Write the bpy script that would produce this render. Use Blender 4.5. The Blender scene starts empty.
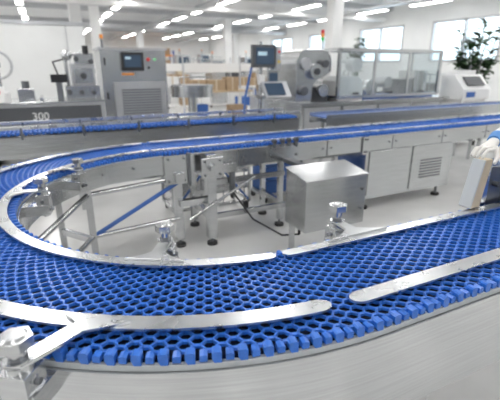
import bpy, bmesh, math, random
from mathutils import Vector, Matrix, Euler
random.seed(7)
sc = bpy.context.scene
sc.view_settings.view_transform = 'Standard'
sc.view_settings.exposure = 0.0

# ------------------------------------------------------------------ materials
def mat(name, col, rough=0.5, metal=0.0, var=0.0, scale=8.0, stretch=(1,1,1), bump=0.0, rvar=0.0,
        emit=None, es=1.0, spec=None):
    m = bpy.data.materials.new(name); m.use_nodes = True
    nt = m.node_tree; b = nt.nodes['Principled BSDF']
    b.inputs['Base Color'].default_value = (*col, 1)
    b.inputs['Roughness'].default_value = rough
    b.inputs['Metallic'].default_value = metal
    if spec is not None: b.inputs['Specular IOR Level'].default_value = spec
    if emit:
        b.inputs['Emission Color'].default_value = (*emit, 1)
        b.inputs['Emission Strength'].default_value = es
    if var or bump or rvar:
        tc = nt.nodes.new('ShaderNodeTexCoord'); mp = nt.nodes.new('ShaderNodeMapping')
        mp.inputs['Scale'].default_value = stretch
        nz = nt.nodes.new('ShaderNodeTexNoise'); nz.inputs['Scale'].default_value = scale
        nz.inputs['Detail'].default_value = 4
        nt.links.new(tc.outputs['Object'], mp.inputs['Vector']); nt.links.new(mp.outputs[0], nz.inputs['Vector'])
        if var:
            r = nt.nodes.new('ShaderNodeValToRGB')
            r.color_ramp.elements[0].position = .3; r.color_ramp.elements[1].position = .7
            r.color_ramp.elements[0].color = (*[max(0, c*(1-var)) for c in col], 1)
            r.color_ramp.elements[1].color = (*[min(1, c*(1+var)) for c in col], 1)
            nt.links.new(nz.outputs['Fac'], r.inputs[0]); nt.links.new(r.outputs[0], b.inputs['Base Color'])
        if rvar:
            mr = nt.nodes.new('ShaderNodeMapRange')
            mr.inputs['To Min'].default_value = max(.03, rough-rvar); mr.inputs['To Max'].default_value = rough+rvar
            nt.links.new(nz.outputs['Fac'], mr.inputs[0]); nt.links.new(mr.outputs[0], b.inputs['Roughness'])
        if bump:
            bp = nt.nodes.new('ShaderNodeBump'); bp.inputs['Strength'].default_value = bump
            bp.inputs['Distance'].default_value = .01
            nt.links.new(nz.outputs['Fac'], bp.inputs['Height']); nt.links.new(bp.outputs[0], b.inputs['Normal'])
    return m

STEEL = mat('brushed_steel', (.58,.59,.60), .22, 1, var=.05, scale=4, stretch=(1,1,14), rvar=.05)
SKIRT = mat('brushed_steel_skirt', (.60,.61,.62), .20, 1, var=.09, scale=3, stretch=(1,1,45), rvar=.06)
STRIP = mat('satin_steel_rail', (.68,.69,.70), .28, 1, var=.05, scale=10, rvar=.06)
STEELD = mat('dark_steel', (.22,.23,.25), .35, 1, var=.05, scale=9)
STEELM = mat('matte_machine_grey', (.50,.51,.53), .35, .6, var=.03, scale=5)
BLUE = mat('blue_acetal', (.030,.155,.60), .30, 0, var=.10, scale=30)
BLUE2 = mat('blue_acetal_side', (.016,.095,.42), .32)
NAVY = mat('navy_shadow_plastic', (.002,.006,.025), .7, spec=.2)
BLUEP = mat('blue_crate_plastic', (.04,.13,.42), .45)
POLY = mat('wear_strip_polymer', (.55,.58,.60), .5)
WHITE = mat('white_paint', (.80,.80,.80), .5, var=.02, scale=2)
WALLM = mat('wall_plaster', (.80,.81,.81), .7, var=.03, scale=1.5, bump=.05)
WALLG = mat('wall_grey_plaster', (.30,.32,.34), .7, var=.03, scale=1.5, bump=.05)  # darker grey, chosen for what the steel skirt reflects
CEIL = mat('ceiling_panels', (.78,.79,.80), .8, var=.03, scale=1)
FLOOR = mat('epoxy_floor', (.66,.66,.65), .22, 0, var=.05, scale=2.5, rvar=.08)
BLACK = mat('black_plastic', (.02,.021,.024), .35)
DGREY = mat('dark_grey_plastic', (.08,.085,.095), .45)
SCREEN = mat('screen_glass', (.02,.03,.05), .08, emit=(.12,.2,.3), es=.25)
SCREENL = mat('screen_lit', (.3,.4,.45), .15, emit=(.45,.6,.7), es=.5)
RED = mat('red_button', (.7,.03,.03), .4)
YEL = mat('yellow_label', (.8,.6,.06), .5)
GREENL = mat('green_lamp', (.05,.5,.1), .4)
ORANGE = mat('orange_tag', (.85,.3,.05), .5)
CARD = mat('cardboard', (.42,.30,.19), .8, var=.12, scale=6)
CARDL = mat('pale_carton', (.58,.49,.36), .75, var=.1, scale=12)
WOOD = mat('bench_wood', (.50,.38,.25), .55, var=.15, scale=3, stretch=(1,8,1))
LEAF = mat('leaf_green', (.035,.085,.03), .45, var=.35, scale=12)
SOIL = mat('potting_soil', (.05,.035,.02), .9)
LAMP = mat('lamp_tube', (1,1,1), .5, emit=(1.0,.98,.95), es=25)
RUBBER = mat('rubber', (.03,.03,.03), .7)
COAT = mat('white_coat_cloth', (.78,.80,.83), .85, bump=.2, scale=25)
GLOVE = mat('white_glove', (.78,.76,.73), .6, bump=.25, scale=60)
CUFF = mat('blue_cuff_cloth', (.12,.3,.65), .8)
SKIN = mat('skin', (.62,.40,.30), .5)
TROUS = mat('trouser_cloth', (.12,.16,.25), .85)

def glassmat():
    m = bpy.data.materials.new('clear_polycarbonate'); m.use_nodes = True
    nt = m.node_tree; nt.nodes.clear()
    o = nt.nodes.new('ShaderNodeOutputMaterial'); mx = nt.nodes.new('ShaderNodeMixShader')
    t = nt.nodes.new('ShaderNodeBsdfTransparent'); t.inputs[0].default_value = (.92,.95,.96,1)
    g = nt.nodes.new('ShaderNodeBsdfGlossy'); g.inputs['Roughness'].default_value = .06
    mx.inputs[0].default_value = .14
    nt.links.new(t.outputs[0], mx.inputs[1]); nt.links.new(g.outputs[0], mx.inputs[2]); nt.links.new(mx.outputs[0], o.inputs[0])
    return m
CLEAR = glassmat()

# ------------------------------------------------------------------ builder
class B:
    def __init__(s, name):
        s.name = name; s.v = []; s.f = []; s.mi = []; s.sm = []; s.mats = []
    def _m(s, m):
        if m not in s.mats: s.mats.append(m)
        return s.mats.index(m)
    def add(s, vs, fs, m, smooth=False):
        o = len(s.v); i = s._m(m)
        s.v += [tuple(v) for v in vs]
        for f in fs:
            s.f.append([o+k for k in f]); s.mi.append(i); s.sm.append(smooth)
    def box(s, c, sz, m, rot=None):
        hx, hy, hz = sz[0]/2, sz[1]/2, sz[2]/2
        vs = [Vector((x*hx, y*hy, z*hz)) for z in (-1,1) for y in (-1,1) for x in (-1,1)]
        if rot: R = Euler(rot).to_matrix(); vs = [R @ v for v in vs]
        c = Vector(c)
        s.add([v+c for v in vs], [(0,2,3,1),(4,5,7,6),(0,1,5,4),(2,6,7,3),(0,4,6,2),(1,3,7,5)], m)
    def bb(s, x0, x1, y0, y1, z0, z1, m):
        s.box(((x0+x1)/2,(y0+y1)/2,(z0+z1)/2),(x1-x0,y1-y0,z1-z0), m)
    def cyl(s, p0, p1, r, m, r2=None, n=14):
        p0 = Vector(p0); p1 = Vector(p1); r2 = r if r2 is None else r2
        d = (p1-p0).normalized(); a = d.orthogonal().normalized(); b = d.cross(a)
        vs = []
        for p, rr in ((p0, r), (p1, r2)):
            for i in range(n):
                t = 2*math.pi*i/n; vs.append(p + (a*math.cos(t)+b*math.sin(t))*rr)
        s.add(vs, [(i, (i+1)%n, n+(i+1)%n, n+i) for i in range(n)], m, n > 8)
        s.add(vs, [tuple(range(n))[::-1], tuple(range(n, 2*n))], m)
    def tube(s, pts, r, m, n=9):
        pts = [Vector(p) for p in pts]
        for i in range(len(pts)-1): s.cyl(pts[i], pts[i+1], r, m, n=n)
        for p in pts[1:-1]: s.sph(p, (r,r,r), m, 8, 5)
    def sph(s, c, r, m, nu=14, nv=9):
        c = Vector(c); vs = []; fs = []
        for j in range(nv+1):
            ph = math.pi*j/nv
            for i in range(nu):
                t = 2*math.pi*i/nu
                vs.append(c+Vector((r[0]*math.sin(ph)*math.cos(t), r[1]*math.sin(ph)*math.sin(t), r[2]*math.cos(ph))))
        for j in range(nv):
            for i in range(nu):
                fs.append((j*nu+i, (j+1)*nu+i, (j+1)*nu+(i+1)%nu, j*nu+(i+1)%nu))
        s.add(vs, fs, m, True)
    def prism(s, poly, z0, z1, m):           # polygon in XY
        n = len(poly)
        vs = [(p[0],p[1],z0) for p in poly]+[(p[0],p[1],z1) for p in poly]
        s.add(vs, [tuple(range(n))[::-1], tuple(range(n,2*n))]+[(i,(i+1)%n,n+(i+1)%n,n+i) for i in range(n)], m)
    def prism_xz(s, poly, y0, y1, m, smooth=False):
        n = len(poly)
        vs = [(p[0],y0,p[1]) for p in poly]+[(p[0],y1,p[1]) for p in poly]
        s.add(vs, [tuple(range(n)), tuple(range(n,2*n))[::-1]]+[(i,n+i,n+(i+1)%n,(i+1)%n) for i in range(n)], m, smooth)
    def prism_yz(s, poly, x0, x1, m):
        n = len(poly)
        vs = [(x0,p[0],p[1]) for p in poly]+[(x1,p[0],p[1]) for p in poly]
        s.add(vs, [tuple(range(n))[::-1], tuple(range(n,2*n))]+[(i,(i+1)%n,n+(i+1)%n,n+i) for i in range(n)], m)
    def frame(s, x0,x1,y0,y1,z0,z1,t,m):
        for x in (x0,x1):
            for y in (y0,y1): s.bb(x-t/2,x+t/2,y-t/2,y+t/2,z0,z1,m)
        for z in (z0,z1):
            for y in (y0,y1): s.bb(x0,x1,y-t/2,y+t/2,z-t/2,z+t/2,m)
            for x in (x0,x1): s.bb(x-t/2,x+t/2,y0,y1,z-t/2,z+t/2,m)
    def done(s, parent=None, bevel=0, fix=True):
        me = bpy.data.meshes.new(s.name); me.from_pydata(s.v, [], s.f)
        for m in s.mats: me.materials.append(m)
        me.polygons.foreach_set('material_index', s.mi); me.polygons.foreach_set('use_smooth', s.sm)
        me.update()
        if fix:
            bm = bmesh.new(); bm.from_mesh(me); bmesh.ops.recalc_face_normals(bm, faces=bm.faces); bm.to_mesh(me); bm.free()
        ob = bpy.data.objects.new(s.name, me); sc.collection.objects.link(ob)
        if bevel:
            md = ob.modifiers.new('bevel','BEVEL'); md.width = bevel; md.segments = 2; md.limit_method = 'ANGLE'; md.angle_limit = .8
        if parent: ob.parent = parent
        return ob
def empty(name, loc=(0,0,0)):
    e = bpy.data.objects.new(name, None); e.location = loc; sc.collection.objects.link(e); return e

# ------------------------------------------------------------------ room shell
X0, X1, Y0, Y1, ZC = -7.5, 12.5, -4.0, 33.0, 3.75
b = B('floor'); b.bb(X0-.2, X1+.2, Y0-.2, Y1+.2, -.12, 0, FLOOR); b.done()
b = B('ceiling'); b.bb(X0-.2, X1+.2, Y0-.2, Y1+.2, ZC, ZC+.12, CEIL)
for y in range(-2, 33, 5): b.bb(X0, X1, y-.12, y+.12, ZC-.16, ZC, STEELM)
b.done()
b = B('wall_left'); b.bb(X0-.2, X0, Y0, Y1, 0, ZC, WALLM); b.done()
b = B('wall_back'); b.bb(X0, X1, Y1, Y1+.2, 0, ZC, WALLM); b.done()
b = B('wall_front'); b.bb(X0, X1, Y0-.2, Y0, 0, ZC, WALLG); b.done()  # unseen wall behind the camera, made grey to darken reflections in the steel
wins = [(3.9,6.9),(8.3,10.9),(12.2,14.7),(16.2,18.6),(20.2,22.6)]  # first opening lies out of view, added to let in more daylight
b = B('wall_right'); b.bb(X1, X1+.2, Y0, Y1, 0, 1.7, WALLM); b.bb(X1, X1+.2, Y0, Y1, 3.05, ZC, WALLM)
y = Y0
for w in wins: b.bb(X1, X1+.2, y, w[0], 1.7, 3.05, WALLM); y = w[1]
b.bb(X1, X1+.2, y, Y1, 1.7, 3.05, WALLM); b.done()
for i, w in enumerate(wins):
    b = B('window_%d' % (i+1)); t = .07
    b.bb(X1-.02,X1+.1,w[0],w[1],1.7,1.7+t,STEELM); b.bb(X1-.02,X1+.1,w[0],w[1],3.05-t,3.05,STEELM)
    for yy in (w[0]+t/2, (w[0]+w[1])/2, w[1]-t/2): b.bb(X1-.02,X1+.1,yy-t/2,yy+t/2,1.7,3.05,STEELM)
    b.bb(X1+.04,X1+.05,w[0],w[1],1.72,3.03,CLEAR)
    b.done()
b = B('partition_wall'); b.bb(-7.4, 1.0, 11.3, 11.42, 0, 2.55, WALLM); b.bb(-7.4,1.02,11.27,11.45,2.5,2.58,STEELM)
for x in (-5.4,-3.4,-1.4,.6): b.bb(x-.01,x+.01,11.295,11.3,0,2.5,STEELM)
b.done()
for (x,y) in [(7.7,10.2),(2.0,17.5),(1.1,14.6),(8.3,19.5),(5.2,25.0),(11.2,25)]:
    b = B('support_column'); b.bb(x-.17,x+.17,y-.17,y+.17,0,ZC,WHITE); b.bb(x-.2,x+.2,y-.2,y+.2,0,.15,WHITE); b.done()
# ceiling lights
b = B('ceiling_light_strips')
for ix in range(7):
    for iy in range(14):
        x = -6.2+ix*2.9; y = -3.0+iy*2.6
        b.bb(x-.11,x+.11,y-.75,y+.75,ZC-.30,ZC-.24,WHITE)
        b.bb(x-.09,x+.09,y-.73,y+.73,ZC-.315,ZC-.301,LAMP)
        for k in (-.5,.5): b.bb(x-.01,x+.01,y+k-.01,y+k+.01,ZC-.24,ZC,WHITE)
b.done()
b = B('ceiling_ducts')
b.cyl((X0,21,3.35),(X1,21,3.35),.16,STEELM,n=18); b.cyl((X0,13.3,3.3),(X1,13.3,3.3),.07,WHITE)
b.cyl((X0,13.6,3.3),(X1,13.6,3.3),.05,STEELM)
b.bb(4.55,4.9,2,Y1,3.3,3.36,STEELM); b.bb(9.6,9.9,2,Y1,3.3,3.36,STEELM)
b.done()

# ------------------------------------------------------------------ curved conveyor
CX, CY, ZB = .805, 2.275, .90
RI, RO = 1.05, 1.552
XN, XF = 4.2, 7.6
SN = XN-CX; SA = math.pi*RO; SF = XF-CX
def pos(s, r, z):
    if s < SN: return (XN-s, CY-r, z)
    if s < SN+SA:
        a = -math.pi/2-(s-SN)/RO
        return (CX+r*math.cos(a), CY+r*math.sin(a), z)
    return (CX+(s-SN-SA), CY+r, z)
def s_ang(deg): return SN+math.radians(-90-deg)*RO     # deg from -90 to -270
def sweep(b, prof, s0, s1, m, step=.05, smooth=False):
    n = max(2, int((s1-s0)/step)); k = len(prof); vs = []
    ss = [s0+(s1-s0)*i/n for i in range(n+1)]
    for s in ss:
        for (r,z) in prof: vs.append(pos(s,r,z))
    fs = []
    for i in range(n):
        for j in range(k): fs.append((i*k+j, i*k+(j+1)%k, (i+1)*k+(j+1)%k, (i+1)*k+j))
    fs.append(tuple(range(k))); fs.append(tuple(range(n*k,(n+1)*k))[::-1])
    b.add(vs, fs, m, smooth)
def rect(r0,r1,z0,z1): return [(r0,z0),(r1,z0),(r1,z1),(r0,z1)]
conv = empty('curved_chain_conveyor')

def belt_rows(b, P, total, r0, r1, zt, pitch=.034, ncell=12, side=True):
    amp, h = .0080, .0044; c2 = (r1-r0-.02)/(2*ncell); dp = .011
    i = 0; s = pitch
    while s < total-pitch:
        sg = 1 if i % 2 else -1
        vs = []; fs = []
        for k in range(2*ncell+1):
            o = amp*sg*(1 if k % 2 else -1); w = r0+.01+k*c2
            vs += [P(s+o-h,w,zt-.002), P(s+o-h*.55,w,zt), P(s+o+h*.55,w,zt), P(s+o+h,w,zt-.002), P(s+o-h,w,zt-dp), P(s+o+h,w,zt-dp)]
        for k in range(2*ncell):
            a = k*6; q = a+6
            fs += [(a,q,q+1,a+1),(a+1,q+1,q+2,a+2),(a+2,q+2,q+3,a+3),(a+3,q+3,q+5,a+5),(a+4,q+4,q,a)]
        b.add(vs, fs, BLUE)
        vs = []; fs = []
        for k in range(2*ncell+1):
            if (sg*(1 if k % 2 else -1)) > 0:
                w = r0+.01+k*c2; a0 = s+amp+h*.4; a1 = s+pitch-amp-h*.4; ww = .0050
                o = len(vs)
                vs += [P(a0,w-ww,zt-.002),P(a1,w-ww,zt-.002),P(a1,w+ww,zt-.002),P(a0,w+ww,zt-.002),
                       P(a0,w-ww,zt-dp),P(a1,w-ww,zt-dp),P(a1,w+ww,zt-dp),P(a0,w+ww,zt-dp)]
                fs += [(o,o+1,o+2,o+3),(o,o+4,o+5,o+1),(o+2,o+6,o+7,o+3)]
        b.add(vs, fs, BLUE)
        if side:
            for (ra, rb) in ((r0-.014, r0+.012), (r1-.012, r1+.014)):
                hs = pitch*.38
                pr = [(-hs,-.028),(hs*.5,-.028),(hs,-.016),(hs,.001),(hs*.6,.005),(-hs*.6,.005),(-hs,.001)]
                if i % 2: pr = [(-hs*.8,-.022),(hs*.8,-.022),(hs*.8,-.004),(0,-.001),(-hs*.8,-.004)]
                n = len(pr)
                vs = [P(s+p[0], ra, zt+p[1]) for p in pr]+[P(s+p[0], rb, zt+p[1]) for p in pr]
                b.add(vs, [tuple(range(n)), tuple(range(n,2*n))[::-1]]+[(k,(k+1)%n,n+(k+1)%n,n+k) for k in range(n)], BLUE)
        s += pitch; i += 1
ST = SN+SA+SF
b = B('blue_modular_belt'); belt_rows(b, pos, ST, RI, RO, ZB)
b.done(conv, fix=False)
b = B('belt_bed')
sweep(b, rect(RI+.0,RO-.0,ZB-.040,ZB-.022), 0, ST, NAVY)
sweep(b, rect(RO-.0,RO+.012,ZB-.048,ZB-.029), 0, ST, POLY)
sweep(b, rect(RI-.012,RI+.0,ZB-.048,ZB-.029), 0, ST, POLY)
sweep(b, rect(RI+.02,RO-.02,ZB-.14,ZB-.12), 0, ST, STEELD)
b.done(conv)
b = B('side_plates')
sweep(b, rect(RO+.018,RO+.024,ZB-.36,ZB-.045), 0, ST, SKIRT)
sweep(b, rect(RO-.03,RO+.018,ZB-.056,ZB-.050), 0, ST, STEEL)
sweep(b, rect(RI-.024,RI-.018,ZB-.19,ZB-.034), 0, ST, STEEL)
sweep(b, rect(RI-.018,RI+.03,ZB-.056,ZB-.050), 0, ST, STEEL)
def bolt(b, p, d, r=.011, l=.012, m=STEELD):
    p = Vector(p); d = Vector(d).normalized()
    b.cyl(p, p+d*l*.3, r*1.5, STEEL, n=14); b.cyl(p+d*l*.3, p+d*l, r, m, n=6)
YI = CY+RI-.024
for (x0,x1,z0,z1,tt) in [(.80,1.00,.62,.875,.03),(1.80,2.14,.74,.885,.02),(2.96,3.04,.68,.875,.02)]:
    b.bb(x0,x1,YI-tt,YI,z0,z1,STEEL)
    for xx in (x0+.03,x1-.03):
        for z2 in (z0+.03, z1-.03): bolt(b,(xx,YI-tt,z2),(0,-1,0))
b.bb(1.0,1.02,YI-.06,YI,.60,.885,STEELD)
for xx in (1.86,1.95,2.02,2.10): b.cyl((xx,YI,.915),(xx,YI-.05,.915),.018,DGREY); b.bb(xx-.014,xx+.014,YI-.04,YI-.022,.86,.94,STEELD)
for xx in (1.5,2.5,3.4,4.2,5.0): b.bb(xx-.004,xx+.004,YI-.003,YI,.71,.866,STEELD); bolt(b,(xx-.05,YI,.79),(0,-1,0),.008); bolt(b,(xx+.05,YI,.79),(0,-1,0),.008)
for ad in (-131,-136):
    a = math.radians(ad); R = RO+.030
    for z in (.81,.72,.63):
        p = Vector((CX+R*math.cos(a),CY+R*math.sin(a),z)); bolt(b,p,(math.cos(a),math.sin(a),0),.010)
a0 = s_ang(-129); sweep(b, rect(RO+.024,RO+.030,ZB-.34,ZB-.06), a0, a0+.26, STEEL)
for xx in (1.62,1.70):
    for z in (.82,.72,.62): bolt(b,(xx,CY-RO-.030,z),(0,-1,0),.010)
b.bb(1.56,1.76,CY-RO-.030,CY-RO-.024,ZB-.34,ZB-.05,STEEL)
for ad in (-150,-165,-180,-195,-210,-225,-240,-255):
    a = math.radians(ad); R = RI-.024; p = Vector((CX+R*math.cos(a),CY+R*math.sin(a),.80)); bolt(b,p,(-math.cos(a),-math.sin(a),0),.008)
b.done(conv)
# hold-down strips
b = B('hold_down_rails')
def strip(ra, rb, s0, s1, z=ZB+.012, t=.008):
    hw = (rb-ra)/2; rm = (ra+rb)/2
    ss = []
    ne = 8
    for i in range(ne+1): ss.append((s0+hw*1.6*(1-math.cos(i/ne*math.pi/2)), math.sin(i/ne*math.pi/2)))
    n = int((s1-s0)/.04)
    for i in range(1,n): ss.append((s0+hw*1.6+(s1-s0-3.2*hw)*i/n, 1))
    for i in range(ne,-1,-1): ss.append((s1-hw*1.6*(1-math.cos(i/ne*math.pi/2)), math.sin(i/ne*math.pi/2)))
    vs = []; fs = []
    for s, f in ss:
        h = max(hw*f, .001)
        for r, zz in ((rm-h,z),(rm+h,z),(rm+h,z+t),(rm-h,z+t)): vs.append(pos(s,r,zz))
    m = len(ss)
    for i in range(m-1):
        for j in range(4): fs.append((i*4+j,i*4+(j+1)%4,(i+1)*4+(j+1)%4,(i+1)*4+j))
    fs.append((0,1,2,3)); fs.append((m*4-1,m*4-2,m*4-3,m*4-4))
    b.add(vs, fs, STRIP)
    n = int((s1-s0)/.35)
    for i in range(1,n):
        p = Vector(pos(s0+(s1-s0)*i/n, rm, z-.012)); b.cyl(p,p+Vector((0,0,.012)),.010,POLY,n=8)
strip(RO-.128, RO-.068, 0, s_ang(-92.3))
strip(RO-.133, RO-.073, s_ang(-95.0), SN+SA-.1)
strip(RO-.10, RO-.05, SN+SA-.02, ST)
strip(RI+.02, RI+.068, 0, s_ang(-94.5))
strip(RI+.02, RI+.068, s_ang(-96.0), SN+SA-.15)
strip(RI+.025, RI+.06, SN+SA-.13, ST)
b.done(conv)
# clamps
b = B('rail_clamps')
def clamp(ang, rpost, rstrip, x=None, spread=.11, top=.99, big=1.0, far=False, toff=0.0, w0=.022):
    sgn = 1 if rpost > rstrip else -1
    if x is None:
        a = math.radians(ang); u = Vector((math.cos(a), math.sin(a), 0)); c = Vector((CX,CY,0))
    else:
        u = Vector((0,1 if far else -1,0)); c = Vector((x,CY,0))
    t = Vector((-u.y,u.x,0))
    z0, z1 = ZB+.0201, ZB+.030
    L = abs(rpost-rstrip)
    k = lambda f: toff*(1-f)
    pts = [(0,spread,0),(.03,spread*.5,0),(.06,w0*1.2,.35),(L+.025,w0,1),(L+.025,-w0,1),(.06,-w0*1.2,.35),(.03,-spread*.5,0),(0,-spread,0)]
    poly = [c+u*(rstrip+sgn*r)+t*(w+k(f)) for r,w,f in pts]
    b.prism([(p.x,p.y) for p in poly], z0, z1, STRIP)
    p = c+u*rpost
    V = lambda z: Vector((0,0,z))
    yaw = math.atan2(u.y,u.x)
    b.cyl(p+V(.77), p+V(top), .012*big, STEEL)
    b.box(p+V(ZB-.035), (.062*big,.062*big,.075), STEEL, rot=(0,0,yaw))
    b.cyl(p+V(ZB), p+V(ZB+.020), .028*big, STEEL, n=20)
    b.cyl(p+V(z1), p+V(z1+.004), .028*big, STEEL, n=20)
    b.cyl(p+V(z1+.004), p+V(z1+.016), .020*big, STEELD, n=6)
    q = p+V(top)
    b.cyl(q-V(.042), q-V(.016), .018*big, STEEL, n=18)
    b.cyl(q-V(.018), q+V(.008), .036*big, STEEL, n=6)
    b.cyl(q+V(.008), q+V(.013), .026*big, STEEL, r2=.020*big, n=20)
    rp = (RO+.024) if sgn > 0 else (RI-.024)
    m = c+u*((rp+rpost)/2); L2 = abs(rpost-rp)+.06
    b.box(m+V(.815), (L2,.075*big,.06), STEEL, rot=(0,0,yaw))
    bolt(b, p+u*sgn*.035+V(.815), u*sgn, .012); bolt(b, p+t*.031*big+V(.87), t, .010); bolt(b, p-t*.031*big+V(.87), -t, .010)
clamp(-126, 1.63, RO-.108, spread=.10, top=.985, big=1.2, toff=.10, w0=.026)
clamp(-120, .92, RI+.035, big=1.1)
clamp(None, .93, RI+.035, x=1.10, spread=.15, top=1.0, big=1.2)
clamp(-192, .93, RI+.035, big=1.1); clamp(-222, .93, RI+.035, big=1.1)
clamp(None, 1.63, RO-.10, x=2.2, top=.97)
b.done(conv, bevel=.0015)
# legs
b = B('support_legs')
def leg(x, y, z1=.76, t=.05, m=STEEL):
    b.bb(x-t/2,x+t/2,y-t/2,y+t/2,.07,z1,m)
    b.cyl((x,y,.0),(x,y,.025),.05,RUBBER); b.cyl((x,y,.025),(x,y,.08),.014,STEELD)
def legpair(x, ya, yb, t=.05):
    leg(x,ya,t=t); leg(x,yb,t=t); b.bb(x-.02,x+.02,ya,yb,.70,.75,STEEL); b.bb(x-.02,x+.02,ya,yb,.25,.29,STEEL)
legpair(2.8, CY-RO+.08, CY-RI-.04); legpair(4.0, CY-RO+.08, CY-RI-.04); legpair(1.1, CY-RO+.08, CY-RI-.04)
legpair(2.0, CY+RI+.06, CY+RO-.06)
legpair(5.6, CY+RI+.06, CY+RO-.06); legpair(7.2, CY+RI+.06, CY+RO-.06)
leg(1.20,YI-.045,z1=.86,t=.085); leg(1.20,CY+RO-.06,t=.06); b.bb(1.17,1.23,YI-.045,CY+RO-.06,.24,.30,STEEL); b.bb(1.17,1.23,YI-.045,CY+RO-.06,.62,.70,STEEL)
leg(.92,CY+RI+.02,z1=.72,t=.07); b.bb(.88,.96,YI-.07,CY+RO-.02,.64,.72,STEEL)
b.bb(.92,1.2,YI-.03,YI+.03,.40,.46,STEEL); b.bb(1.2,2.0,YI-.04,YI-.005,.24,.29,STEEL); b.bb(1.2,2.0,YI-.01,YI+.02,.56,.61,STEEL)
b.bb(1.10,1.30,YI-.11,YI-.088,.66,.84,STEEL)
for xx in (1.13,1.27):
    for z in (.69,.81): bolt(b,(xx,YI-.11,z),(0,-1,0),.010)
b.cyl((1.20,YI-.11,.75),(1.20,YI-.16,.75),.035,STEEL,n=20)
b.bb(1.30,1.45,YI-.07,YI-.01,.68,.76,STEEL); b.cyl((1.42,YI-.03,.5),(1.42,YI-.03,.74),.03,STEELD)
b.cyl((.98,YI-.1,.30),(1.62,YI-.1,.62),.014,STEEL)
for ad in (-235,-180,-135):
    a = math.radians(ad); u = Vector((math.cos(a),math.sin(a),0)); c = Vector((CX,CY,0))
    for r in (RI+.06, RO-.06):
        p = c+u*r; leg(p.x,p.y)
    p = c+u*(RI+RO)/2
    for z in (.72,.27): b.box(p+Vector((0,0,z)),(RO-RI-.1,.04,.05),STEEL,rot=(0,0,a))
a = math.radians(-235)
pa = Vector((CX+(RI+.06)*math.cos(a),CY+(RI+.06)*math.sin(a),.30))
b.cyl(pa,(.92,CY+RI,.28),.020,STEEL); b.cyl(pa,(.92,CY+RI,.62),.018,BLUEP); b.cyl(pa+Vector((0,0,.35)),(.92,CY+RI,.66),.02,STEEL)
a = math.radians(-180); pb = Vector((CX-RI-.06,CY,.28)); b.cyl(pb,pa,.02,STEEL); b.cyl(pb+Vector((0,0,.3)),pa+Vector((0,0,.35)),.02,STEEL)
b.done(conv, bevel=.002)
# drive cabinet beneath far leg
b = B('drive_base_cabinet')
b.bb(3.05,4.45,CY+RI+.0,CY+RO-.02,.14,.755,STEEL); b.bb(3.10,3.72,CY+RI-.014,CY+RI,.18,.70,STEEL); b.bb(3.76,4.40,CY+RI-.014,CY+RI,.18,.70,STEEL)
for k in range(7): b.bb(3.9,4.26,CY+RI-.020,CY+RI-.014,.30+k*.035,.315+k*.035,DGREY)
for x in (3.15,4.35):
    for y in (CY+RI+.08, CY+RO-.1): b.cyl((x,y,0),(x,y,.03),.05,RUBBER); b.cyl((x,y,.03),(x,y,.14),.016,STEELD)
b.done(conv, bevel=.004)

# electrical box in the loop (carried by the conveyor frame)
b = B('electrical_enclosure_box')
x0,x1,y0,y1 = 1.70,2.30,2.47,2.78
b.prism_yz([(y0,.31),(y1,.31),(y1,.79),(y0,.74)], x0, x1, STEEL)
b.prism_yz([(y0-.012,.739),(y1+.005,.791),(y1+.005,.800),(y0-.012,.748)], x0-.01, x1+.01, STEEL)
bolt(b,(x1-.05,y0,.45),(0,-1,0),.012); bolt(b,(x1-.05,y0,.62),(0,-1,0),.012)
b.bb(1.97,2.05,2.74,CY+RI-.025,.70,.74,STEELD)
for xx in (x0+.05,x1-.05): b.bb(xx-.02,xx+.02,2.72,2.76,0,.31,STEEL)
b.cyl((1.8,2.70,.31),(1.8,2.70,.2),.012,BLACK); b.tube([(1.8,2.70,.2),(1.75,2.9,.12),(1.6,3.2,.2),(1.4,3.22,.5)],.009,BLACK)
b.done(conv, bevel=.004)

# upright guide + pale carton on near leg inner edge
DX = -.075
b = B('upright_guide_bracket')
b.bb(1.99+DX,2.42,1.232,1.240,.80,1.11,STEELD); b.bb(1.985+DX,2.03+DX,1.222,1.250,.80,1.13,STEEL)
b.bb(2.15+DX,2.19+DX,1.20,1.232,.86,1.09,STEEL); b.cyl((2.08+DX,1.232,1.02),(2.08+DX,1.20,1.02),.014,DGREY)
b.done(conv, bevel=.002)
b = B('folded_carton')
b.prism_xz([(1.875+DX,.925),(1.945+DX,.925),(1.985+DX,1.165),(1.925+DX,1.165)],1.195,1.26,CARDL)
b.prism_xz([(1.865+DX,.93),(1.875+DX,.925),(1.925+DX,1.165),(1.915+DX,1.165)],1.19,1.255,POLY)
b.done(bevel=.003)

# ------------------------------------------------------------------ rear conveyor
rc = empty('rear_straight_conveyor')
RX0, RX1, RY0, RY1 = -5.5, 3.1, 4.80, 5.18
def P2(s, r, z): return (RX0+s, RY0+r, z)
b = B('belt'); belt_rows(b, P2, RX1-RX0, 0, RY1-RY0, .93, pitch=.04, ncell=7); b.done(rc, fix=False)
b = B('frame')
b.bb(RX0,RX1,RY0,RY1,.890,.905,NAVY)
b.bb(RX0,RX1,RY0-.03,RY0-.02,.70,.90,STEEL); b.bb(RX0,RX1,RY1+.02,RY1+.03,.70,.90,STEEL)
b.bb(RX0,RX1,RY0-.03,RY0+.0,.885,.90,STEEL)
for yy in (RY0-.04, RY1+.04): b.bb(RX0,RX1,yy-.006,yy+.006,.965,1.0,STRIP)
x = RX0+.4
while x < RX1:
    for yy in (RY0-.04, RY1+.04): b.bb(x-.012,x+.012,yy-.012,yy+.012,.86,.985,STEELD)
    x += .6
x = RX0+.3
while x < RX1:
    for yy in (RY0, RY1): b.bb(x-.025,x+.025,yy-.025,yy+.025,0,.86,STEEL)
    b.bb(x-.02,x+.02,RY0,RY1,.3,.34,STEEL); x += 1.35
b.done(rc, bevel=.002)

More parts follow.
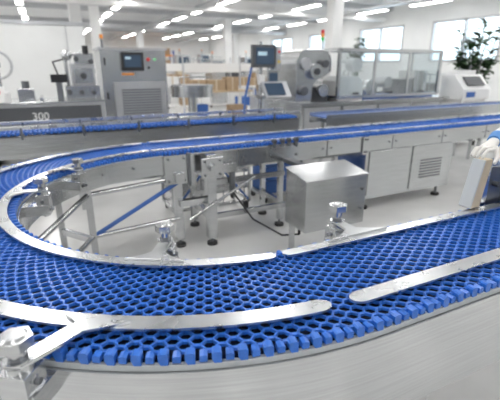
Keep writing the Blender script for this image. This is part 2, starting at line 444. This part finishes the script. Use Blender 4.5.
# ------------------------------------------------------------------ items beneath / behind
b = B('blue_storage_crate')
for k in range(3):
    z = .12+k*.17
    for (xa,xb,ya,yb) in ((2.2,2.6,4.05,4.07),(2.2,2.6,4.4,4.42),(2.2,2.22,4.05,4.42),(2.58,2.6,4.05,4.42)): b.bb(xa,xb,ya,yb,z,z+.15,BLUEP)
    b.bb(2.2,2.6,4.05,4.42,z,z+.012,BLUEP); b.bb(2.19,2.61,4.04,4.43,z+.14,z+.16,BLUEP)
b.bb(2.15,2.65,4.0,4.47,.09,.12,STEELM)
for x in (2.2,2.6):
    for y in (4.08,4.4): b.cyl((x-.015,y,.045),(x+.015,y,.045),.045,RUBBER)
b.done(bevel=.002)
b = B('wire_rack_trolley')
b.frame(1.05,1.95,4.0,4.45,.1,.66,.03,STEEL)
for z in (.28,.47):
    for k in range(9): b.bb(1.05,1.95,4.0+k*.055,4.0+k*.055+.01,z,z+.01,STEELD)
    b.bb(1.05,1.95,3.99,4.01,z-.02,z+.02,STEEL)
for k in range(7): b.bb(1.1+k*.13,1.11+k*.13,3.995,4.005,.1,.66,STEELD)
b.tube([(1.05,4.0,.1),(1.5,3.98,.64),(1.95,4.0,.1)],.012,BLUEP)
for x in (1.08,1.92):
    for y in (4.03,4.42): b.cyl((x-.015,y,.045),(x+.015,y,.045),.045,RUBBER); b.bb(x-.01,x+.01,y-.01,y+.01,.04,.1,STEELD)
b.done()

# ------------------------------------------------------------------ left machinery
b = B('control_cabinet')
b.bb(.93,2.12,8.0,8.8,.1,1.86,STEEL); b.bb(.96,1.5,7.975,8.0,1.35,1.83,STEEL); b.bb(1.54,2.09,7.975,8.0,1.35,1.83,STEEL)
b.bb(1.12,2.08,7.97,8.0,.2,1.30,STEELM)
for k in range(12): b.bb(1.25,1.98,7.955,7.97,.62+k*.048,.64+k*.048,STEELD)
b.bb(.90,2.15,7.96,8.85,1.86,1.90,STEELM)
b.bb(1.28,1.68,7.90,7.96,1.50,1.82,BLACK); b.bb(1.33,1.63,7.893,7.90,1.56,1.77,SCREEN); b.bb(1.35,1.45,7.890,7.893,1.70,1.74,SCREENL)
b.cyl((1.78,7.975,1.7),(1.78,7.94,1.7),.03,RED); b.cyl((1.9,7.975,1.7),(1.9,7.95,1.7),.022,GREENL); b.cyl((1.78,7.975,1.55),(1.78,7.95,1.55),.02,BLACK)
b.bb(1.28,1.5,7.97,7.98,1.42,1.46,ORANGE)
b.cyl((1.0,8.1,1.9),(1.0,8.1,2.05),.02,STEELD); b.cyl((1.0,8.1,2.05),(1.0,8.1,2.12),.03,ORANGE)
for z in (.5,1.0,1.6): b.bb(.985,1.01,7.96,7.976,z,z+.12,BLACK)
for x in (1.0,2.05):
    for y in (8.08,8.7): b.cyl((x,y,0),(x,y,.1),.035,RUBBER)
b.done(bevel=.006)

b = B('weighing_machine')
b.bb(-2.6,.86,7.5,8.5,.62,1.0,STEELM); b.bb(-2.62,.88,7.48,8.52,1.0,1.03,STEEL); b.bb(-2.5,.80,7.485,7.5,.68,.95,DGREY)
b.bb(-2.4,.6,7.6,8.4,.1,.62,STEEL)
for x in (-2.3,-.9,.5):
    for y in (7.7,8.3): b.cyl((x,y,0),(x,y,.1),.04,RUBBER)
b.bb(.30,.86,7.9,8.4,1.03,1.25,STEEL); b.bb(.42,.80,7.85,8.35,1.25,1.62,STEELM)
b.bb(.46,.76,7.83,7.85,1.30,1.55,STEEL); b.cyl((.6,7.83,1.42),(.6,7.76,1.42),.10,STEEL,n=24); b.cyl((.6,7.76,1.42),(.6,7.73,1.42),.05,DGREY)
b.cyl((.35,8.0,1.25),(.35,8.0,1.75),.03,STEEL); b.cyl((.35,8.0,1.75),(.62,7.95,1.80),.025,STEEL)
b.sph((.38,7.98,1.76),(.09,.09,.09),STEEL); b.bb(.50,.80,7.9,8.2,1.62,1.78,STEEL); b.cyl((.7,8.05,1.78),(.7,8.05,1.92),.05,BLACK)
b.cyl((.2,7.8,1.03),(.2,7.8,1.35),.05,STEELD); b.bb(.08,.34,7.72,7.9,1.32,1.45,BLACK)
b.tube([(.2,7.8,1.45),(.15,7.9,1.65),(.35,8.0,1.7)],.014,BLACK)
for (xx,zz) in ((.52,1.7),(.76,1.66),(.35,1.15),(.55,1.14),(.75,1.14)): b.cyl((xx,7.9,zz),(xx,7.83,zz),.04,DGREY)
for k in range(5): b.cyl((-.1-.28*k,7.6,1.06),(-.1-.28*k,8.4,1.06),.03,STEEL)
b.bb(-.45,-.2,7.9,8.2,1.03,1.22,STEEL); b.cyl((-.32,8.05,1.22),(-.32,8.05,1.34),.06,STEELD)
b.bb(-1.05,-.55,7.45,7.8,1.03,1.19,WHITE); b.prism_yz([(7.35,1.05),(7.5,1.05),(7.5,1.28),(7.42,1.28)],-1.0,-.6,WHITE)
b.cyl((-.68,7.41,1.2),(-.68,7.37,1.2),.03,RED); b.bb(-.92,-.76,7.37,7.385,1.12,1.2,YEL)
b.bb(-1.6,-1.1,7.45,7.9,1.03,1.12,WHITE)
for i in range(20):
    a0 = 2*math.pi*i/20; a1 = 2*math.pi*(i+1)/20
    b.cyl((-.70+.22*math.cos(a0),8.2,1.60+.22*math.sin(a0)),(-.70+.22*math.cos(a1),8.2,1.60+.22*math.sin(a1)),.022,STEELM,n=9)
b.cyl((-.70,8.2,1.03),(-.70,8.2,1.62),.025,STEEL); b.bb(-.75,-.65,8.15,8.25,1.56,1.64,DGREY)
b.done(bevel=.005)
cu = bpy.data.curves.new('size_number','FONT'); cu.body = '300'; cu.size = .17; cu.extrude = .003
cu.materials.append(WHITE)
o = bpy.data.objects.new('size_number', cu); sc.collection.objects.link(o); o.location = (-.28,7.482,.745); o.rotation_euler = (math.pi/2,0,0)
o.parent = bpy.data.objects['weighing_machine']

b = B('rotary_collecting_table')
b.cyl((2.62,8.0,1.0),(2.62,8.0,1.2),.42,STEEL,n=36); b.cyl((2.62,8.0,1.2),(2.62,8.0,1.22),.44,STEEL,n=36); b.cyl((2.62,8.0,1.22),(2.62,8.0,1.225),.40,STEELD,n=36)
b.cyl((2.62,8.0,.08),(2.62,8.0,1.0),.09,STEEL,n=20); b.cyl((2.62,8.0,0),(2.62,8.0,.08),.35,STEELM,n=30)
b.tube([(2.3,7.75,1.2),(2.3,7.75,1.38),(2.9,7.7,1.38)],.012,STEEL)
b.done(bevel=.004)

def bench_setup(x, y, w, d, h, top=WOOD, n=3, s=.35):
    par = empty('packing_bench', (0,0,0))
    b = B('bench_frame'); b.bb(x,x+w,y,y+d,h-.04,h,top)
    for xx in (x+.04,x+w-.04):
        for yy in (y+.04,y+d-.04): b.bb(xx-.025,xx+.025,yy-.025,yy+.025,0,h-.04,WHITE)
    b.bb(x+.04,x+w-.04,y+.04,y+d-.04,.28,.31,WHITE)
    b.bb(x+.05,x+w-.05,y+d-.06,y+d-.03,h+.45,h+.7,WHITE)
    for xx in (x+.06,x+w-.06): b.bb(xx-.02,xx+.02,y+d-.07,y+d-.03,h,h+.9,STEELM)
    b.bb(x+.1,x+.5,y+.1,y+.5,.31,.60,BLUEP); b.bb(x+w-.6,x+w-.15,y+.1,y+.5,.31,.55,CARD)
    b.done(par, bevel=.003)
    b = B('cardboard_boxes'); cx = x+.06
    for i in range(n):
        ww = s*random.uniform(.8,1.3); hh = s*random.uniform(.6,1.1); dd = s*random.uniform(.8,1.1)
        if cx+ww > x+w: break
        mm = random.choice((CARD,CARD,WHITE,CARDL))
        b.bb(cx,cx+ww,y+.1,y+.1+dd,h,h+hh,mm); b.bb(cx+ww*.44,cx+ww*.56,y+.098,y+.102+dd,h+.0,h+hh+.002,CARDL)
        cx += ww+.04
    b.done(par, bevel=.004)
def small_machine(x, y, w, d, h, name='packing_machine', body=STEELM):
    b = B(name)
    b.bb(x,x+w,y,y+d,.1,h*.55,body); b.bb(x-.03,x+w+.03,y-.03,y+d+.03,h*.55,h*.58,STEEL)
    b.bb(x+w*.08,x+w*.45,y+.1,y+d-.1,h*.58,h,STEEL); b.frame(x+w*.5,x+w*.95,y+.06,y+d-.06,h*.6,h*.92,.03,STEEL)
    b.bb(x+w*.55,x+w*.9,y+.2,y+d-.2,h*.58,h*.75,DGREY); b.bb(x+w*.12,x+w*.38,y+.08,y+.1,h*.78,h*.95,SCREEN)
    b.bb(x+w*.05,x+w*.46,y-.012,y,.16,h*.5,STEEL); b.bb(x+w*.52,x+w*.95,y-.012,y,.16,h*.5,WHITE)
    b.cyl((x+w*.2,y+d/2,h),(x+w*.2,y+d/2,h+.22),.02,STEELD); b.cyl((x+w*.2,y+d/2,h+.22),(x+w*.2,y+d/2,h+.3),.035,ORANGE)
    for xx in (x+.07,x+w-.07):
        for yy in (y+.07,y+d-.07): b.cyl((xx,yy,0),(xx,yy,.1),.04,RUBBER)
    b.done(bevel=.004)
bench_setup(3.3,10.2,1.8,.8,.95,n=4,s=.42)
bench_setup(5.6,12.3,1.6,.8,.95,WHITE,4,.3)
bench_setup(2.6,13.2,2.0,.8,.95,WHITE,4,.35)
bench_setup(8.6,11.5,1.5,.8,.95,WHITE,3,.3)
bench_setup(4.0,18.0,2.0,.8,.95,n=5,s=.4)
bench_setup(8.0,16.0,2.0,.8,.95,n=4,s=.4)
small_machine(2.6,15.5,1.6,.9,1.6); small_machine(5.7,15.2,1.6,.9,1.8,body=WHITE)
small_machine(7.4,13.6,1.5,.9,1.7); small_machine(9.8,14.3,1.8,1,1.9,body=WHITE)
small_machine(3.4,20.5,2,1,2.0); small_machine(6.2,21.5,2,1,2.1,body=WHITE); small_machine(9.4,20,2,1,2.0)
small_machine(2.4,23.5,2,1,2.2,body=WHITE); small_machine(5.8,27,3,1,2.2); small_machine(0,22,1.6,1,2.1)
small_machine(1.5,28,3,1,2.3,body=WHITE); small_machine(9.6,27.5,2,1,2.3)
small_machine(4.6,8.6,1.5,.8,1.5); small_machine(9.4,8.6,1.4,.8,1.45,body=WHITE)
b = B('pallet_rack')
for x in (4.2,6.4,8.6):
    for y in (30.2,31.2): b.bb(x-.05,x+.05,y-.05,y+.05,0,2.6,BLUEP)
for z in (.8,1.5,2.2):
    b.bb(4.2,8.6,30.15,31.25,z,z+.08,ORANGE)
    for k in range(8): b.bb(4.35+k*.52,4.75+k*.52,30.3,31.0,z+.08,z+.08+random.uniform(.3,.5),CARD)
b.done()

# control terminal
b = B('control_terminal')
b.cyl((3.15,6.05,0),(3.15,6.05,.04),.25,STEELM,n=24); b.cyl((3.15,6.05,.04),(3.15,6.05,1.95),.035,STEEL)
b.bb(2.96,3.36,5.93,6.02,1.56,1.90,DGREY); b.bb(3.01,3.33,5.92,5.93,1.61,1.86,SCREEN); b.bb(3.04,3.2,5.915,5.92,1.74,1.80,SCREENL)
b.bb(3.38,3.46,5.93,6.0,1.52,1.88,STEELM); b.cyl((3.42,5.93,1.8),(3.42,5.91,1.8),.02,RED); b.cyl((3.42,5.93,1.65),(3.42,5.91,1.65),.02,YEL)
b.cyl((3.15,6.05,1.12),(3.2,5.85,1.15),.03,STEEL)
b.box((3.28,5.75,1.22),(.46,.30,.05),STEELM,rot=(math.radians(50),0,0)); b.box((3.25,5.725,1.235),(.32,.22,.03),SCREEN,rot=(math.radians(50),0,0))
b.box((3.26,5.80,1.12),(.5,.22,.06),STEEL)
b.bb(3.1,3.2,5.98,6.05,1.3,1.45,WHITE)
b.tube([(3.15,6.1,1.9),(3.1,6.25,1.6),(3.0,6.3,1.1),(2.9,6.15,.7)],.02,BLUEP)
b.done(bevel=.004)

# flow wrapping machine
fm = empty('flow_wrapping_machine')
b = B('base_body')
b.bb(3.7,7.0,5.65,6.35,.15,.98,STEEL); b.bb(3.6,7.1,5.55,6.45,.98,1.02,STEEL)
for k in range(4): b.bb(3.76+k*.81,4.50+k*.81,5.635,5.65,.2,.92,STEELM); b.bb(4.42+k*.81,4.45+k*.81,5.615,5.635,.5,.62,DGREY)
for x in (3.8,5.3,6.9):
    for y in (5.75,6.25): b.cyl((x,y,0),(x,y,.15),.04,RUBBER)
b.done(fm, bevel=.005)
b = B('arched_housing')
pl = [(3.62,1.02),(3.62,1.62)]+[(3.62+.18-.18*math.cos(t*math.pi/12),1.62+.22*math.sin(t*math.pi/12)) for t in range(1,7)]
pl += [(4.1,1.84)]+[(4.1+.2*math.sin(t*math.pi/12),1.64+.2*math.cos(t*math.pi/12)) for t in range(1,7)]+[(4.30,1.50),(4.18,1.42),(4.05,1.40),(3.95,1.28),(3.92,1.02)]
b.prism_xz(pl,5.7,6.3,STEEL)
b.cyl((3.78,5.7,1.62),(3.78,5.66,1.62),.09,STEELM,n=24); b.cyl((4.12,5.7,1.62),(4.12,5.6,1.62),.06,DGREY,n=20)
b.bb(3.95,4.3,5.75,6.2,1.02,1.25,DGREY); b.cyl((4.1,5.68,1.2),(4.1,5.6,1.2),.1,STEEL,n=24); b.cyl((3.74,5.7,1.2),(3.74,5.62,1.2),.07,STEELD)
b.cyl((3.95,5.72,1.5),(3.95,5.60,1.5),.12,STEEL,n=28); b.cyl((3.95,5.60,1.5),(3.95,5.58,1.5),.05,DGREY,n=20)
b.done(fm, bevel=.006)
b = B('inner_units')
b.prism_xz([(4.42,1.02),(4.95,1.02),(4.95,1.28),(4.90,1.38),(4.80,1.42),(4.50,1.42),(4.42,1.34)],5.63,6.1,WHITE)
b.cyl((5.3,5.8,1.2),(5.3,6.2,1.2),.14,STEEL,n=24); b.cyl((5.7,5.8,1.3),(5.7,6.2,1.3),.1,STEELM,n=24); b.bb(5.95,6.3,5.8,6.2,1.02,1.35,STEELD)
b.bb(5.0,6.9,5.8,6.1,1.02,1.08,BLUEP); b.bb(6.35,6.6,5.8,6.2,1.02,1.5,STEEL); b.cyl((5.1,6.0,1.6),(5.1,6.2,1.6),.12,WHITE,n=24)
b.done(fm, bevel=.004)
b = B('safety_cover')
b.frame(4.38,6.75,5.6,6.3,1.08,1.84,.05,STEEL)
for x in (5.15,5.95): b.bb(x-.022,x+.022,5.585,5.61,1.08,1.84,STEEL); b.bb(x-.018,x+.018,5.6,6.3,1.83,1.85,STEEL)
for (xa,xb) in ((4.4,5.13),(5.17,5.93),(5.97,6.73)):
    b.bb(xa,xb,5.595,5.602,1.1,1.82,CLEAR); b.bb(xa,xb,5.62,6.28,1.835,1.842,CLEAR); b.bb(xa+.3,xa+.42,5.57,5.59,1.12,1.15,DGREY)
b.bb(6.745,6.752,5.62,6.28,1.1,1.82,CLEAR)
b.done(fm)
b = B('signal_lamp'); b.cyl((4.45,6.2,1.84),(4.45,6.2,2.0),.015,STEEL); b.cyl((4.45,6.2,2.0),(4.45,6.2,2.06),.03,GREENL); b.cyl((4.45,6.2,2.06),(4.45,6.2,2.12),.03,ORANGE); b.cyl((4.45,6.2,2.12),(4.45,6.2,2.18),.03,RED); b.done(fm)

b = B('outfeed_conveyor')
b.bb(3.4,8.0,4.55,4.95,.84,.90,STEEL); b.bb(3.4,8.0,4.57,4.93,.90,.912,BLUEP); b.bb(3.4,8.0,4.53,4.545,.80,.95,STEEL); b.bb(3.4,8.0,4.95,4.965,.80,.95,STEEL)
for x in (3.6,5.1,6.6,7.8):
    for y in (4.6,4.9): b.bb(x-.02,x+.02,y-.02,y+.02,0,.84,STEEL)
b.done(bevel=.002)

b = B('printer_console')
b.bb(7.25,7.95,5.4,5.9,.1,.95,WHITE); b.prism_yz([(5.35,.95),(5.9,.95),(5.9,1.42),(5.6,1.42),(5.35,1.15)],7.2,8.0,WHITE)
b.box((7.6,5.455,1.30),(.5,.02,.22),DGREY,rot=(math.radians(-43),0,0)); b.bb(7.3,7.9,5.385,5.4,.3,.8,STEELM); b.bb(7.3,7.55,5.34,5.35,1.0,1.1,BLUEP)
b.bb(7.35,7.85,5.62,5.88,1.42,1.50,WHITE); b.cyl((7.9,5.8,1.42),(7.9,5.8,1.6),.02,STEELD)
for x in (7.3,7.9):
    for y in (5.45,5.85): b.cyl((x,y,0),(x,y,.1),.035,RUBBER)
b.done(bevel=.008)
def plant(px, py, h0, h1, spread, nst, nlf, L0, L1, lo):
    b = B('potted_plant')
    b.cyl((px,py,0),(px,py,.42),.19,WHITE,r2=.25,n=24); b.cyl((px,py,.40),(px,py,.425),.235,SOIL,n=24)
    for k in range(nst):
        a = k*2.4; f = random.uniform(.3,1)*spread
        top = Vector((px+f*math.cos(a),py+f*math.sin(a),random.uniform(h0,h1)))
        base = Vector((px+.05*math.cos(a),py+.05*math.sin(a),.42)); mid = (base+top)/2+Vector((.05*math.sin(a),.05*math.cos(a),.1))
        b.tube([base,mid,top],.012,LEAF,n=6)
        for j in range(nlf):
            f = random.uniform(lo,1); p = base.lerp(mid,f/.5) if f < .5 else mid.lerp(top,(f-.5)/.5)
            th = random.uniform(0,6.28); L = random.uniform(L0,L1); w = L*.26
            d = Vector((math.cos(th),math.sin(th),random.uniform(-.1,.7))).normalized(); n = d.cross(Vector((0,0,1))).normalized()
            q1 = p+d*L*.4+Vector((0,0,.01)); q2 = p+d*L+Vector((0,0,-.06))
            b.add([p, q1+n*w, q1-n*w, p+d*L*.75+n*w*.7-Vector((0,0,.015)), p+d*L*.75-n*w*.7-Vector((0,0,.015)), q2],
                  [(0,1,2),(1,3,4,2),(3,5,4)], LEAF)
    b.done(fix=False)
plant(8.6, 6.25, 1.7, 2.5, .48, 13, 26, .20, .34, .45)
plant(10.9, 12.9, 1.8, 2.6, .45, 9, 20, .25, .4, .5)

# ------------------------------------------------------------------ worker
wk = empty('factory_worker')
def skin(name, vs, es, rs, m, sub=2, root=0, mats=None):
    me = bpy.data.meshes.new(name); me.from_pydata([Vector(v) for v in vs], es, []); me.materials.append(m)
    ob = bpy.data.objects.new(name, me); sc.collection.objects.link(ob)
    md = ob.modifiers.new('skin','SKIN'); md.use_smooth_shade = True
    for i, r in enumerate(rs):
        r = r if isinstance(r, tuple) else (r, r)
        me.skin_vertices[0].data[i].radius = r; me.skin_vertices[0].data[i].use_root = (i == root)
    sb = ob.modifiers.new('sub','SUBSURF'); sb.levels = sub; sb.render_levels = sub
    ob.parent = wk; return ob
wx, wy = 2.96, 1.62
skin('coat_body', [(wx,wy,.95),(wx,wy,1.12),(wx-.01,wy-.01,1.28),(wx-.02,wy-.01,1.40),(wx-.02,wy-.02,1.47),
   (wx-.17,wy-.05,1.40),(wx-.50,wy-.17,1.25),(2.16+DX,1.31,1.235),
   (wx+.16,wy+.04,1.40),(wx+.22,wy+.06,1.12),(wx+.16,wy-.06,.90),
   (wx-.02,wy-.10,.72),(wx+.02,wy+.10,.72)],
   [(0,1),(1,2),(2,3),(3,4),(3,5),(5,6),(6,7),(3,8),(8,9),(9,10),(0,11),(0,12)],
   [(.15,.17),(.13,.16),(.14,.17),(.13,.13),.065,.072,.052,.040,.072,.052,.040,.11,.11], COAT)
skin('trousers', [(wx,wy,.93),(wx,wy-.10,.85),(wx,wy-.11,.48),(wx,wy-.11,.09),(wx,wy+.10,.85),(wx,wy+.11,.48),(wx,wy+.11,.09)],
   [(0,1),(1,2),(2,3),(0,4),(4,5),(5,6)], [.13,.095,.065,.05,.095,.065,.05], TROUS)
for yy in (-.11,.11):
    skin('shoe', [(wx+.06,wy+yy,.045),(wx-.02,wy+yy,.05),(wx-.12,wy+yy,.04),(wx-.17,wy+yy,.035)],[(0,1),(1,2),(2,3)],[.04,.045,.04,.03],BLACK)
b = B('head'); hx, hy, hz = wx-.05, wy-.03, 1.63
b.cyl((wx-.02,wy-.02,1.44),(hx+.01,hy,1.56),.052,SKIN,n=16); b.sph((hx,hy,hz),(.095,.075,.12),SKIN,20,14); b.sph((hx-.03,hy,hz-.06),(.06,.05,.055),SKIN)
b.sph((hx-.098,hy,hz-.012),(.016,.012,.02),SKIN); b.sph((hx-.088,hy,hz-.06),(.008,.022,.007),RED)
for q in (-1,1):
    b.sph((hx-.083,hy+q*.03,hz+.005),(.012,.014,.009),WHITE); b.sph((hx-.093,hy+q*.03,hz+.005),(.004,.006,.006),BLACK)
    b.sph((hx+.005,hy+q*.076,hz-.005),(.018,.008,.03),SKIN)
b.sph((hx+.018,hy,hz+.035),(.098,.085,.105),COAT,20,12)
b.done(wk)
b = B('sleeve_cuff'); b.cyl((2.175+DX,1.315,1.238),(2.120+DX,1.297,1.222),.040,CUFF,r2=.034,n=18); b.done(wk)
skin('glove_palm', [(2.135+DX,1.30,1.226),(2.085+DX,1.285,1.215),(2.045+DX,1.272,1.207),(2.005+DX,1.262,1.198)],[(0,1),(1,2),(2,3)],[(.026,.030),(.032,.024),(.040,.020),(.040,.017)],GLOVE,root=1)
for i,(dy,L,dz) in enumerate([(-.033,.072,0),(-.011,.082,.006),(.011,.078,.006),(.031,.062,0)]):
    k = Vector((2.005+DX,1.262+dy,1.200+dz)); p0 = k+Vector((.03,0,.004))
    p1 = k+Vector((-.032*L/.08,-.002,.003)); p2 = p1+Vector((-.028*L/.08,-.002,-.020)); p3 = p2+Vector((-.010,0,-.026*L/.08))
    skin('glove_finger_%d' % (i+1), [p0,k,p1,p2,p3],[(0,1),(1,2),(2,3),(3,4)],[.0105,.0105,.0098,.009,.008],GLOVE)
skin('glove_thumb', [(2.085+DX,1.262,1.205),(2.05+DX,1.225,1.19),(2.01+DX,1.195,1.165),(1.975+DX,1.182,1.145)],[(0,1),(1,2),(2,3)],[.014,.0125,.011,.009],GLOVE)
skin('left_glove', [(wx+.16,wy-.06,.90),(wx+.13,wy-.09,.84),(wx+.10,wy-.11,.78)],[(0,1),(1,2)],[.03,(.035,.02),(.03,.015)],GLOVE)
for i in range(4):
    a = Vector((wx+.09+.018*i-.02,wy-.11,.78)); skin('left_finger_%d' % (i+1), [a,a+Vector((-.005,-.01,-.035)),a+Vector((-.015,-.005,-.065+abs(i-1.4)*.006))],[(0,1),(1,2)],[.009,.0085,.0075],GLOVE)
skin('left_thumb', [(wx+.13,wy-.11,.84),(wx+.10,wy-.14,.80),(wx+.08,wy-.15,.77)],[(0,1),(1,2)],[.011,.010,.0085],GLOVE)

# ------------------------------------------------------------------ world + camera
w = bpy.data.worlds.new('daylight'); sc.world = w; w.use_nodes = True
w.node_tree.nodes['Background'].inputs[0].default_value = (.80,.91,1,1); w.node_tree.nodes['Background'].inputs[1].default_value = 3.5
cam = bpy.data.cameras.new('camera'); co = bpy.data.objects.new('camera', cam); sc.collection.objects.link(co)
cam.sensor_width = 36; cam.lens = 28.8; co.location = (0,0,1.6)
co.rotation_euler = (math.radians(90-18.65), 0, -math.radians(26.1))
cam.dof.use_dof = True; cam.dof.focus_distance = 1.55; cam.dof.aperture_fstop = 2.6
sc.camera = co
